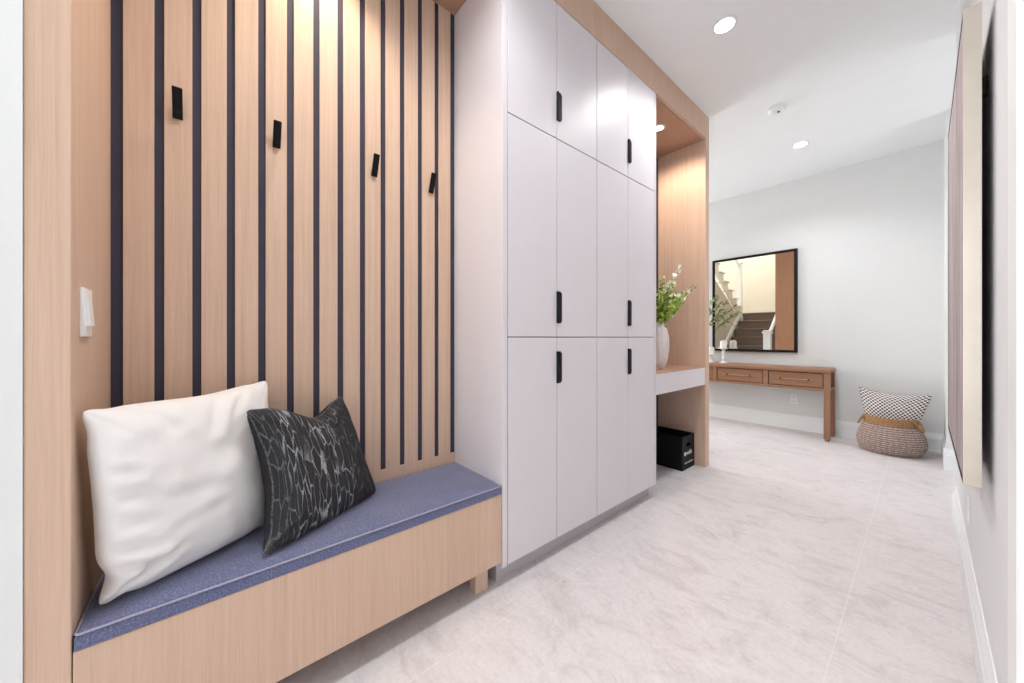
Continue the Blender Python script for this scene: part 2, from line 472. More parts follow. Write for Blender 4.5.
# ================================================================== STAIRCASE (seen in the mirror)
st = thing('staircase', 'carpeted staircase with white newel post seen in the wall mirror', 'staircase', (-2.4, 1.6, 0))
RUN, RISE, LZ, LY = .25, .1917, 1.69, .72
XS0, XS1 = -2.90, -1.86
bm = bmesh.new()
for i in range(9):                        # treads below the landing, i = 0 is the landing edge
    z = LZ - i * RISE if i < 9 else 0
    y1 = LY + i * RUN
    if z < .04: continue
    box(bm, XS0, XS1, y1 - RUN - (.0 if i else .9), y1, 0, z - .03)
    box(bm, XS0, XS1, y1 - RUN - (.0 if i else .88), y1 + .025, z - .03, z, .008)
part(st, 'carpet_treads', bm, M['carpet'], label='brown carpet steps')
part(st, 'landing', B(-3.95, XS0, -.415, LY, LZ - .2, LZ), M['carpet'])
# upper flight, closed wall below, stepped cream stringer with tread ends
def prism(bm, pts_yz, x0, x1):
    a = [bm.verts.new((x0, y, z)) for y, z in pts_yz]; b = [bm.verts.new((x1, y, z)) for y, z in pts_yz]
    m = len(a)
    for i in range(m): bm.faces.new((a[i], a[(i + 1) % m], b[(i + 1) % m], b[i]))
    bm.faces.new(a[::-1]); bm.faces.new(b)
    return bm
UR, UZ = .283, .170
NU = 8
ys = LY + .10
part(st, 'under_stair_wall', prism(bmesh.new(), [(ys, 0), (ys + NU * UR + .3, 0), (ys + NU * UR + .3, LZ + NU * UZ - .2), (ys, LZ - .12)], -3.02, -2.925), M['taupe_wall'])
pts = [(ys - .05, LZ - .14)]
y, z = ys, LZ
top = [(ys - .05, LZ)]
for i in range(NU):
    top += [(y, z), (y, z + UZ)]; z += UZ; y += UR
top += [(y, z)]
poly = [(ys - .05, LZ - .15)] + [(y, z - .17)] + top[::-1]
part(st, 'stringer', prism(bmesh.new(), poly, -2.925, -2.895), M['cream'])
for i in range(NU):
    part(st, 'tread', B(-3.90, -2.86, ys + i * UR - .03, ys + (i + 1) * UR, LZ + (i + 1) * UZ - .03, LZ + (i + 1) * UZ, bev=.008), M['trim'])
# lower flight skirt along the under-stair wall
part(st, 'skirt_board', prism(bmesh.new(), [(LY + .1, LZ - .05), (LY + .1, LZ + .06), (LY + 2.4, LZ - 2.4 * RISE / RUN + .16), (LY + 2.4, LZ - 2.4 * RISE / RUN + .06)], -2.925, -2.885), M['trim'])
# landing posts
def newel(x, y, z0, z1, s=.055):
    bm = bmesh.new(); box(bm, x - s, x + s, y - s, y + s, z0, z1 - .06, .004)
    box(bm, x - s - .018, x + s + .018, y - s - .018, y + s + .018, z1 - .06, z1 - .03, .006)
    box(bm, x - s - .006, x + s + .006, y - s - .006, y + s + .006, z1 - .03, z1, .012)
    box(bm, x - s - .012, x + s + .012, y - s - .012, y + s + .012, z0, z0 + .18, .004)
    return bm
part(st, 'newel_post', newel(-1.895, 2.74, 0, 1.235), M['trim'])
part(st, 'landing_post', newel(-2.93, LY + .06, LZ - .25, 2.95, .045), M['trim'])
bm = bmesh.new()
tube(bm, [(-1.895, 2.72, 1.16), (-1.895, 2.50, 1.25), (-1.895, 2.3, 1.40), (-1.895, .75, 1.40 + 1.55 * RISE / RUN)], .03, 10)
part(st, 'handrail', bm, M['trim'], True)
bm = bmesh.new(); tube(bm, [(-2.93, .80, 2.80), (-2.93, 2.9, 2.80 + 2.1 * UZ / UR)], .028, 10)
part(st, 'handrail', bm, M['trim'], True)
bm = bmesh.new(); box(bm, -3.9, -1.665, -.42, -.40, LZ, LZ + .14)
part(st, 'landing_skirt', bm, M['cream'])

# ================================================================== JOINERY
su = thing('oak_surround', 'pale oak built-in frame around bench, cupboards and open niche', 'built-in frame', (-1.42, 1.5, 0))
PL0, PL1 = -.292, -.229
EP0, EP1 = 3.192, 3.266
part(su, 'side_panel', B(BK, A, PL0, PL1, 0, CZ - .002, bev=.0015), M['oak'])
part(su, 'end_panel', B(BK - .012, A, EP0, EP1, 0, CZ - .002, bev=.0015), M['oak'])
part(su, 'end_dim_sheet', B(BK - .010, A - .004, EP1, EP1 + .006, .002, CZ - .004), M['oak_dim'], label='added sheet on the outer end, oak tinted darker to look dim')  # thin sheet added over the panel, its dimness put into the colour
part(su, 'fascia', B(A - .022, A, PL1, EP0, 2.792, CZ - .002), M['oak'])
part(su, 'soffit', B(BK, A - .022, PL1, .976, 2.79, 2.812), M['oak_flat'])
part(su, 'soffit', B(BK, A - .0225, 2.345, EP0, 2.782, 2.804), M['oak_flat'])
part(su, 'niche_back', B(BK, -1.622, 2.345, EP0, 0, 2.782), M['black_felt'], label='black back panel of the niche')

# slatted back wall over the bench
SF = -1.600
sl = thing('slatted_panel', 'vertical oak slats on black backing above the bench', 'wall panel', (-1.63, .37, .455))
part(sl, 'backing', B(BK + .001, -1.6065, PL1, .976, .20, 2.79), M['black_felt'], label='black backing behind the slats')
kk = SF / -1.62
edges = [(-.206, -.138), (-.114, -.046), (-.022, .044), (.070, .137), (.161, .230), (.255, .321), (.345, .412), (.433, .499), (.525, .594), (.614, .685), (.707, .777), (.799, .868), (.890, .964)]
w = .0685; p0 = -.2055 * kk; p1 = .892 * kk
bm = bmesh.new()
slats = []
for i in range(13):
    y0 = p0 + (p1 - p0) * i / 12
    slats.append((y0, y0 + w * kk))
    box(bm, -1.607, SF, y0, y0 + w * kk, .50, 2.789, .001)
part(sl, 'slats', bm, M['oak'])
part(sl, 'bottom_rail', B(-1.6065, SF, PL1, .974, .43, .50, bev=.001), M['oak'])

# coat hooks: tilted black tabs on pegs
def make_hook(loc, label):
    t = thing('coat_hook', label, 'coat hook', loc, 'black hooks on the slats')
    x, y, z = loc
    bm = B(-.004, .004, -.0125, .0125, -.047, .047, bev=.0012)
    bm.transform(Matrix.Translation((x + .026, y, z)) @ Matrix.Rotation(math.radians(21), 4, 'Y'))
    part(t, 'tab', bm, M['black'])
    bm = bmesh.new(); cyl(bm, (x, y, z - .024), .007, .022, 'X', 16)
    part(t, 'peg', bm, M['black'], True)
    return t
HL = ['black coat hook nearest the light switch, on the second slat', 'second black coat hook from the light switch',
      'third black coat hook from the light switch', 'black coat hook nearest the tall cupboards']
hk = None
for px, lab in zip((-.080, .191, .555, .832), HL):
    loc = (SF, px, 1.859)
    if hk is None: hk = make_hook(loc, lab)
    else: dup(hk, loc, lab)

# bench
be = thing('storage_bench', 'pale oak bench box on short square legs under the slats', 'bench', (-1.42, .37, 0))
part(be, 'bench_box', B(-1.598, A, PL1 + .002, .973, .112, .413, bev=.0015), M['oak'])
for lx in (-1.243, -1.56):
    for ly in (.860, -.17):
        part(be, 'leg', B(lx - .045, lx, ly, ly + .066, 0, .112, bev=.002), M['oak'])
# seat cushion, slightly crowned with piped edge
cu = thing('bench_cushion', 'long blue grey fabric seat pad lying on the oak bench', 'cushion', (-1.40, .37, .414))
bm = bmesh.new()
nx, ny = 16, 48
X0, X1, Y0, Y1, Z0, Z1 = -1.596, A + .002, PL1 + .004, .971, .4145, .452
def crown(u, v):
    e = min(u, 1 - u) * (X1 - X0); f = min(v, 1 - v) * (Y1 - Y0)
    d = min(e, f); r = .012
    z = Z1 - r + math.sqrt(max(0, r * r - max(0, r - d) ** 2)) if d < r else Z1
    return z + .006 * min(1, d / .08) + .0025 * noise.noise((u * 3, v * 7, 2)) * min(1, d / .03)
us = [0, .004, .010, .018, .03] + [.03 + .94 * i / nx for i in range(1, nx)] + [.97, .982, .99, .996, 1]
vs_ = [0, .0015, .004, .007, .01] + [.01 + .98 * i / ny for i in range(1, ny)] + [.99, .993, .996, .9985, 1]
grid = [[bm.verts.new((X0 + (X1 - X0) * u, Y0 + (Y1 - Y0) * v, crown(u, v))) for v in vs_] for u in us]
for i in range(len(us) - 1):
    for j in range(len(vs_) - 1): bm.faces.new((grid[i][j], grid[i + 1][j], grid[i + 1][j + 1], grid[i][j + 1]))
rim = [grid[i][0] for i in range(len(us))] + [grid[-1][j] for j in range(1, len(vs_))] + [grid[i][-1] for i in range(len(us) - 2, -1, -1)] + [grid[0][j] for j in range(len(vs_) - 2, 0, -1)]
low = [bm.verts.new((v.co.x, v.co.y, Z0)) for v in rim]
for i in range(len(rim)): bm.faces.new((rim[i], low[i], low[(i + 1) % len(rim)], rim[(i + 1) % len(rim)]))
bm.faces.new(low[::-1])
part(cu, 'pad', bm, M['denim'], True, angle=60)
bm = bmesh.new()
tube(bm, [(X0 + .01, Y0 + .001, Z1 - .003), (X1 - .006, Y0 + .001, Z1 - .003), (X1 - .001, Y0 + .006, Z1 - .003), (X1 - .001, Y1 - .006, Z1 - .003), (X1 - .006, Y1 - .001, Z1 - .003), (X0 + .01, Y1 - .001, Z1 - .003)], .0028, 8)
part(cu, 'piping', bm, M['piping'], True, label='lighter piped edge')

# tall cupboards
def handle_bm(y0, z0, z1):
    """edge pull: flat tab standing proud, far corners chamfered"""
    c = .010; y1 = y0 + .033
    prof = [(y0, z0), (y1 - c, z0), (y1, z0 + c), (y1, z1 - c), (y1 - c, z1), (y0, z1)]
    bm = prism(bmesh.new(), prof, A + .0005, A + .007)
    box(bm, A - .004, A + .012, y0 - .001, y0 + .004, z0, z1)
    return bm
def cupboard(label, y0, y1, d0, dm, d1):
    t = thing('tall_cupboard', label, 'cupboard', (-1.42, (y0 + y1) / 2, 0), 'tall lacquered cupboards')
    bm = bmesh.new()
    sl_, sr_ = d0 - .0015, d1 + .0015
    box(bm, BK + .002, A - .024, y0 + .0005, y1 - .0005, .088, 2.79)
    part(t, 'carcass', bm, M['carcass'], label='dark cupboard body behind the doors')
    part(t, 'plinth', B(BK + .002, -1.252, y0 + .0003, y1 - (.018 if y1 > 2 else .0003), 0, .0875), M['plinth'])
    for side in (0, 1):
        a, b = ((d0, dm - .0015), (dm + .0015, d1))[side]
        for z0, z1, h0, h1 in ((.0885, 1.0995, .870, 1.030), (1.1045, 2.1015, 1.172, 1.332), (2.1065, 2.788, 2.195, 2.338)):
            d = part(t, 'door', B(A - .022, A, a, b, z0, z1, bev=.0012), M['lacquer'])
            if side: part(d, 'edge_pull', handle_bm(a - .004, h0, h1), M['handle'], label='dark edge pull handle')
    return t
c1 = cupboard('tall taupe cupboard with six flat doors beside the bench', .978, 1.6645, 1.008, 1.3305, 1.663)
c2 = cupboard('tall taupe cupboard with six flat doors beside the open niche', 1.6655, 2.343, 1.667, 1.988, 2.321)
part(c1, 'side_panel', B(BK + .002, A + .002, .976, 1.003, .0855, 2.79, bev=.001), M['lacquer'])
part(c2, 'side_panel', B(BK + .002, A, 2.325, 2.3445, .0885, 2.79, bev=.001), M['lacquer'])

# niche shelf
sh = thing('niche_shelf', 'thick taupe shelf spanning the open niche', 'shelf', (-1.41, 2.77, .70))
part(sh, 'shelf_body', B(-1.620, A - .004, 2.3465, EP0 - .001, .700, .844, bev=.0015), M['lacquer'])
part(sh, 'shelf_top', B(-1.620, A - .004, 2.3465, EP0 - .001, .8445, .850, bev=.001), M['oak_flat'], label='oak veneered top')

# ================================================================== LIGHT SWITCH
sw = thing('light_switch', 'white dimmer switch on the oak panel left of the bench', 'light switch', (-1.305, PL1, 1.16))
part(sw, 'plate', B(-1.345, -1.265, PL1, PL1 + .007, 1.102, 1.217, bev=.002, seg=2), M['white_plastic'], True)
part(sw, 'rocker', prism(bmesh.new(), [(PL1 + .006, 1.128), (PL1 + .006, 1.194), (PL1 + .010, 1.194), (PL1 + .0145, 1.132), (PL1 + .0145, 1.128)], -1.322, -1.286), M['white_plastic'])

# ================================================================== DOWNLIGHTS
def downlight(name, label, loc, lens, power, color, r=.052, blend=.8, cone=130, group='round recessed downlights', soft=.04):
    x, y, z = loc
    t = thing(name, label, 'downlight', loc, group)
    bm = lathe(bmesh.new(), [(r, z - .002), (r, z - .005), (r + .016, z - .003), (r + .016, z - .0005), (r, z - .0005)], x, y, 40)
    part(t, 'trim_ring', bm, M['white_plastic'], True)
    bm = lathe(bmesh.new(), [(0, z - .0035), (r, z - .0035), (r, z - .001), (0, z - .001)], x, y, 40)
    part(t, 'lens', bm, lens)
    lamp('downlight_lamp', 'SPOT', (0, 0, -.012), power, color, (0, 0, 0), t, spot_size=math.radians(cone), spot_blend=blend, shadow_soft_size=soft)
    return t
HALL = ((-.786, 2.365), (-.790, 4.39), (-.786, .60), (-.786, -1.25))
HLAB = ('round ceiling downlight nearest the tall cupboards', 'round ceiling downlight nearest the far wall, beyond the smoke detector',
        'round ceiling downlight in front of the bench', 'round ceiling downlight nearest the added entry window')
d0 = None
for (x, y), lab in zip(HALL, HLAB):
    loc = (x, y, CZ)
    if d0 is None: d0 = downlight('downlight', lab, loc, M['lens'], 51, (.985, .985, 1), cone=140, soft=.07)
    else: dup(d0, loc, lab)
downlight('downlight', 'warm round downlight in the wooden soffit above the niche', (-1.385, 2.735, 2.782), M['lens_warm'], 33, (1, .82, .66), r=.034, cone=165, blend=.5)
downlight('downlight', 'warm round downlight in the soffit above the bench', (-1.425, .345, 2.79), M['lens_warm'], 27, (1, .83, .62), r=.034, cone=108, blend=.75)
# smoke detector
t = thing('smoke_detector', 'white round smoke detector on the ceiling between the downlights', 'smoke detector', (-.795, 3.55, CZ))
bm = lathe(bmesh.new(), [(0, CZ), (.068, CZ), (.068, CZ - .010), (.060, CZ - .014), (0, CZ - .014)], -.795, 3.55, 40)
part(t, 'base_ring', bm, M['white_plastic'], True)
bm = lathe(bmesh.new(), [(.056, CZ - .013), (.058, CZ - .022), (.052, CZ - .034), (.040, CZ - .042), (.018, CZ - .046), (0, CZ - .046)], -.795, 3.55, 40, fn=lambda a, j: -.004 * (1 if math.sin(a * 10) > .3 and j in (1, 2) else 0))
part(t, 'sensor_dome', bm, M['white_plastic'], True)
bm = bmesh.new(); cyl(bm, (-.775, 3.53, CZ - .049), .008, .006, 'Z', 16)
part(t, 'test_button', bm, M['dark_metal'])

# ================================================================== MIRROR
MX0, MX1, MZ0, MZ1 = -1.912, -.982, .918, 2.160
mi = thing('wall_mirror', 'large black framed mirror on the white far wall above the console', 'mirror', ((MX0 + MX1) / 2, FW, MZ0))
bm = bmesh.new(); fw = .030
for a in ((MX0, MX1, MZ0, MZ0 + fw), (MX0, MX1, MZ1 - fw, MZ1), (MX0, MX0 + fw, MZ0 + fw, MZ1 - fw), (MX1 - fw, MX1, MZ0 + fw, MZ1 - fw)):
    box(bm, a[0], a[1], FW - .040, FW - .001, a[2], a[3], .002)
part(mi, 'frame', bm, M['frame_black'])
part(mi, 'glass', B(MX0 + fw - .002, MX1 - fw + .002, FW - .030, FW - .006, MZ0 + fw - .002, MZ1 - fw + .002), M['mirror'])

# ================================================================== CONSOLE TABLE
CX0, CX1, CYF, CYB, CT = -2.335, -.645, 4.945, 5.29, .765
co = thing('console_table', 'brown wooden console table with drawers below the mirror', 'console table', ((CX0 + CX1) / 2, (CYF + CYB) / 2, 0))
part(co, 'table_top', B(CX0 - .008, CX1 + .008, CYF - .012, CYB + .004, CT - .045, CT, bev=.012, seg=3), M['walnut'], True)
L = .052
for lx in (CX0, CX1 - L):
    for ly in (CYF, CYB - L):
        bm = B(lx, lx + L, ly, ly + L, .02, CT - .045, bev=.004, seg=2)
        cyl(bm, (lx + L / 2, ly + L / 2, 0), .020, .022, 'Z', 20)
        part(co, 'leg', bm, M['walnut_v'])
bm = bmesh.new()
box(bm, CX0 + L, CX1 - L, CYF + .004, CYF + .05, .528, .556, .003)
box(bm, CX0 + L, CX1 - L, CYB - .04, CYB - .01, .528, .72, .003)
for lx in (CX0 + .004, CX1 - L + .004): box(bm, lx, lx + L - .008, CYF + L, CYB - L, .528, .560, .003)
for x in (-1.788, -1.238): box(bm, x, x + .050, CYF + .002, CYF + .05, .556, CT - .045, .003)
part(co, 'apron_frame', bm, M['walnut'])
part(co, 'drawer_housing', B(CX0 + L, CX1 - L, CYF + .05, CYB - .05, .54, .71), M['walnut'])
for x0, x1 in ((CX0 + L, -1.788), (-1.738, -1.238), (-1.188, CX1 - L)):
    d = part(co, 'drawer', B(x0 + .006, x1 - .006, CYF + .012, CYF + .20, .562, CT - .053, bev=.003), M['walnut'])
    mid = (x0 + x1) / 2; zc = .640
    bm = bmesh.new(); cyl(bm, (mid - .155, CYF - .016, zc), .0055, .31, 'X', 12)
    for s in (-.155, .155): bmesh.ops.create_uvsphere(bm, u_segments=10, v_segments=6, radius=.008, matrix=Matrix.Translation((mid + s, CYF - .016, zc)))
    h = part(d, 'pull_bar', bm, M['brass'], True, label='thin brass drawer pull')
    for s in (-.125, .125):
        bm = bmesh.new(); cyl(bm, (mid + s, CYF - .022, zc), .009, .036, 'Y', 12)
        part(d, 'pull_post', bm, M['dark_metal'], True)

# outlet
ou = thing('wall_outlet', 'white power outlet on the far wall below the console', 'outlet', (-1.018, FW, .36))
part(ou, 'plate', B(-1.053, -.983, FW - .007, FW - .0005, .302, .418, bev=.002), M['white_plastic'])
for z in (.332, .388):
    soc = part(ou, 'socket', B(-1.036, -1.0, FW - .010, FW - .006, z - .018, z + .018, bev=.0015), M['white_plastic'])
    bm = bmesh.new()
    for dx in (-.008, .006): box(bm, -1.018 + dx, -1.018 + dx + .003, FW - .0106, FW - .0098, z - .006, z + .008)
    part(soc, 'slot', bm, M['dark_metal'])

# candle holders + candles
def holder(loc, h, label):
    x, y, z = loc
    t = thing('candle_holder', label, 'candle holder', loc, 'white pedestal candle holders')
    s = h / .20
    prof = [(0, 0), (.048, 0), (.048, .008), (.030, .016), (.020, .026), (.018, .045 * s), (.027, .060 * s), (.018, .075 * s), (.019, .12 * s), (.026, .14 * s), (.016, .155 * s), (.014, h - .022), (.030, h - .012)]
    part(t, 'stem', lathe(bmesh.new(), [(r, z + q) for r, q in prof] + [(0, z + h - .012)], x, y, 28), M['ceramic'], True, angle=50)
    part(t, 'drip_plate', lathe(bmesh.new(), [(0, z + h - .013), (.040, z + h - .012), (.054, z + h - .004), (.054, z + h), (.048, z + h), (.044, z + h - .003), (0, z + h - .003)], x, y, 28), M['ceramic'], True)
    return t
def candle(loc, r, h, label):
    x, y, z = loc
    t = thing('pillar_candle', label, 'candle', loc, 'white pillar candles')
    part(t, 'wax', lathe(bmesh.new(), [(0, z), (r, z), (r, z + h * .72), (r * .9, z + h * .88), (r * .6, z + h * .97), (0, z + h)], x, y, 28), M['candle'], True)
    bm = bmesh.new(); cyl(bm, (x, y, z + h - .002), .0015, .010, 'Z', 8)
    part(t, 'wick', bm, M['dark_metal'])
h1 = (-1.715, 5.12, CT)
holder(h1, .195, 'white pedestal candle holder standing on the console in front of the mirror')
candle((h1[0], h1[1], CT + .1925), .041, .105, 'white pillar candle on the taller holder in front of the mirror')
h2 = (-1.868, 5.12, CT)
holder(h2, .11, 'shorter white pedestal candle holder on the console, half behind the oak panel')
candle((h2[0], h2[1], CT + .1075), .041, .105, 'white pillar candle on the shorter holder beside the oak panel')

# ================================================================== PLANTS
def leaf(bm, p, d, nrm, L, Wd, fold=.25):
    d = d.normalized(); s = d.cross(nrm)
    if s.length < 1e-3: s = d.cross(Vector((1, 0, .3)))
    s.normalize(); n = s.cross(d)
    q = [(0, 0, 0), (.3, .42, 0), (.62, .45, -.03), (1, 0, -.10), (.62, -.45, -.03), (.3, -.42, 0), (.35, 0, -fold * .3), (.68, 0, -fold * .3)]
    V = [bm.verts.new(p + d * a * L + s * b * Wd + n * c * L) for a, b, c in q]
    for f in ((0, 1, 6), (1, 2, 7, 6), (2, 3, 7), (3, 4, 7), (4, 5, 6, 7), (5, 0, 6)): bm.faces.new([V[i] for i in f])
def rv(s=1): return Vector((random.uniform(-s, s), random.uniform(-s, s), random.uniform(-s, s)))
VX, VY, VZ = -1.395, 2.715, .851
va = solo('stone_vase', lathe(bmesh.new(), [(0, VZ), (.062, VZ), (.068, VZ + .01), (.083, VZ + .09), (.094, VZ + .18), (.092, VZ + .25), (.078, VZ + .32), (.055, VZ + .365), (.050, VZ + .378), (.044, VZ + .378), (.042, VZ + .36), (0, VZ + .34)], VX, VY, 48,
          fn=lambda a, j: .0025 * noise.noise((math.cos(a) * 2, math.sin(a) * 2, j * .7))), M['vase'], 'tall pale stone vase standing on the niche shelf', 'vase', (VX, VY, VZ), True, angle=60)
fl = thing('flower_bunch', 'bunch of green leaves and white blossom in the stone vase', 'flowers', (VX, VY, VZ + .35))
sb, lb, pb = bmesh.new(), bmesh.new(), bmesh.new()
def curve_pts(p0, p1, sag, n=9):
    p0 = Vector(p0); p1 = Vector(p1)
    return [p0.lerp(p1, t) + Vector((0, 0, 1)) * sag * 4 * t * (1 - t) for t in [i / (n - 1) for i in range(n)]]
top = Vector((VX, VY, VZ + .36))
tips = [((-1.25, 2.81, 1.655), 1), ((-1.215, 2.96, 1.500), 1), ((-1.35, 2.74, 1.58), 0), ((-1.27, 2.66, 1.49), 0), ((-1.44, 2.60, 1.52), 0), ((-1.45, 2.80, 1.50), 0), ((-1.29, 2.60, 1.43), 0), ((-1.30, 2.82, 1.42), 0), ((-1.26, 2.80, 1.37), 0), ((-1.40, 2.70, 1.46), 0), ((-1.31, 2.70, 1.40), 0), ((-1.30, 2.86, 1.45), 0),
        ((-1.28, 2.76, 1.33), 0), ((-1.33, 2.62, 1.34), 0), ((-1.27, 2.70, 1.36), 0), ((-1.24, 2.84, 1.44), 0), ((-1.34, 2.80, 1.33), 0), ((-1.30, 2.72, 1.52), 1)]
for tip, bl in tips:
    pts = curve_pts(top - Vector((0, 0, .10)), tip, .03, 12)
    tube(sb, pts, .002, 6, radii=[.0028 - .0018 * i / 11 for i in range(12)])
    for i in range(3, 12):
        p = pts[i]; d = (pts[min(i + 1, 11)] - pts[i - 1]).normalized()
        f = i / 11
        for k in range(4 if not (bl and f > .7) else 1):
            dd = (d * .5 + rv(1)).normalized()
            leaf(lb, p + rv(.012), dd, rv(1), random.uniform(.035, .06) * (1 - .4 * f), random.uniform(.026, .04) * (1 - .35 * f))
        if (bl and f > .35) or (not bl and f > .8 and random.random() < .6):
            for k in range(3 if bl else 1):
                c = p + rv(.013) + Vector((0, 0, .006))
                s = random.uniform(.018, .027) * (1 - .5 * max(0, f - .6)) * (1.1 if bl else .9)
                ax = (rv(1) + Vector((.6, -.4, .4))).normalized()
                a1 = ax.orthogonal().normalized()
                for q in range(5):
                    pd = Matrix.Rotation(2 * math.pi * q / 5, 3, ax) @ a1
                    leaf(pb, c, pd + ax * .35, ax, s, s * .85, .1)
part(fl, 'stems', sb, M['bark'], True); part(fl, 'leaves', lb, M['leaf'], True); part(fl, 'blossoms', pb, M['petal'], True, label='small white blossoms')

# leafy branches on the console; the vase itself stands behind the oak panel
GX, GY, GZ = -2.12, 5.12, CT
va2 = solo('round_vase', lathe(bmesh.new(), [(0, GZ), (.055, GZ), (.085, GZ + .06), (.09, GZ + .12), (.06, GZ + .19), (.032, GZ + .23), (.036, GZ + .25), (.028, GZ + .25), (.026, GZ + .22), (0, GZ + .2)], GX, GY, 36), M['ceramic'],
           'white round vase on the console behind the oak panel', 'vase', (GX, GY, GZ), True, angle=60)
gb = thing('leafy_branches', 'olive green leafy branches in front of the mirror on the console', 'branches', (GX, GY, GZ + .22))
sb, lb = bmesh.new(), bmesh.new()
top = Vector((GX, GY, GZ + .20))
for tip in ((-1.67, 5.06, 1.44), (-1.74, 5.02, 1.53), (-1.83, 5.06, 1.58), (-1.76, 5.10, 1.38), (-1.95, 5.05, 1.66), (-2.3, 5.0, 1.55), (-2.45, 5.05, 1.4), (-2.1, 4.95, 1.62), (-1.86, 5.15, 1.48)):
    pts = curve_pts(top, tip, .05, 12)
    tube(sb, pts, .002, 6, radii=[.0035 - .0022 * i / 11 for i in range(12)])
    for i in range(6, 12):
        p = pts[i]; d = (pts[min(i + 1, 11)] - pts[i - 1]).normalized()
        for k in range(3):
            leaf(lb, p + rv(.006), (d * .9 + rv(.8)), rv(1), random.uniform(.045, .075), random.uniform(.02, .03))
tube(sb, curve_pts((-1.86, 5.10, 1.36), (-1.71, 5.04, 1.25), .01, 6), .0025, 6)
for k in range(3): leaf(lb, Vector((-1.745 + .02 * k, 5.05, 1.275 - .014 * k)), Vector((.8, 0, -.6 + .3 * k)), rv(1), .06, .018)
part(gb, 'stems', sb, M['bark'], True); part(gb, 'leaves', lb, M['leaf_olive'], True)

# ================================================================== BLACK BOX UNDER THE SHELF
BX0, BX1, BY0, BY1, BH = -1.60, -1.292, 2.945, 3.175, .277
bx = thing('cardboard_box', 'open black box with white print on the floor under the niche shelf', 'box', ((BX0 + BX1) / 2, (BY0 + BY1) / 2, 0))
th = .006
bm = bmesh.new()
box(bm, BX0, BX1, BY0, BY1, 0, th); box(bm, BX0, BX0 + th, BY0, BY1, th, BH); box(bm, BX0 + th, BX1 - th, BY0, BY0 + th, th, BH); box(bm, BX0 + th, BX1 - th, BY1 - th, BY1, th, BH)
# front with a real hand hole
hy0, hy1, hz0, hz1 = 3.02, 3.10, .185, .215
for a in ((BY0, hy0, th, BH), (hy1, BY1, th, BH), (hy0, hy1, th, hz0), (hy0, hy1, hz1, BH)): box(bm, BX1 - th, BX1, a[0], a[1], a[2], a[3])
part(bx, 'box_body', bm, M['box_black'])
def text_bm(s, size, extrude=.0004):
    cu_ = bpy.data.curves.new('print', 'FONT'); cu_.body = s; cu_.size = size; cu_.extrude = extrude
    o = bpy.data.objects.new('print', cu_); COL.objects.link(o)
    dg = bpy.context.evaluated_depsgraph_get(); dg.update()
    me = bpy.data.meshes.new_from_object(o.evaluated_get(dg))
    bm = bmesh.new(); bm.from_mesh(me)
    bpy.data.objects.remove(o); bpy.data.curves.remove(cu_); bpy.data.meshes.remove(me)
    return bm
# text on the face that looks to +X: local x -> +Y, local y -> +Z
TX = Matrix(((0, 0, 1, 0), (1, 0, 0, 0), (0, 1, 0, 0), (0, 0, 0, 1)))
bm = text_bm('wafe', .056); bm.transform(Matrix.Translation((BX1 + .0006, 3.020, .118)) @ TX)
cyl(bm, (BX1 - .0005, 2.998, .131), .017, .0014, 'X', 20)
part(bx, 'logo', bm, M['print_white'], label='white printed logo and word')
bm = text_bm('www.wafe.com', .026); bm.transform(Matrix.Translation((BX1 + .0006, 2.985, .048)) @ TX)
part(bx, 'small_print', bm, M['print_white'], label='small white printed line')

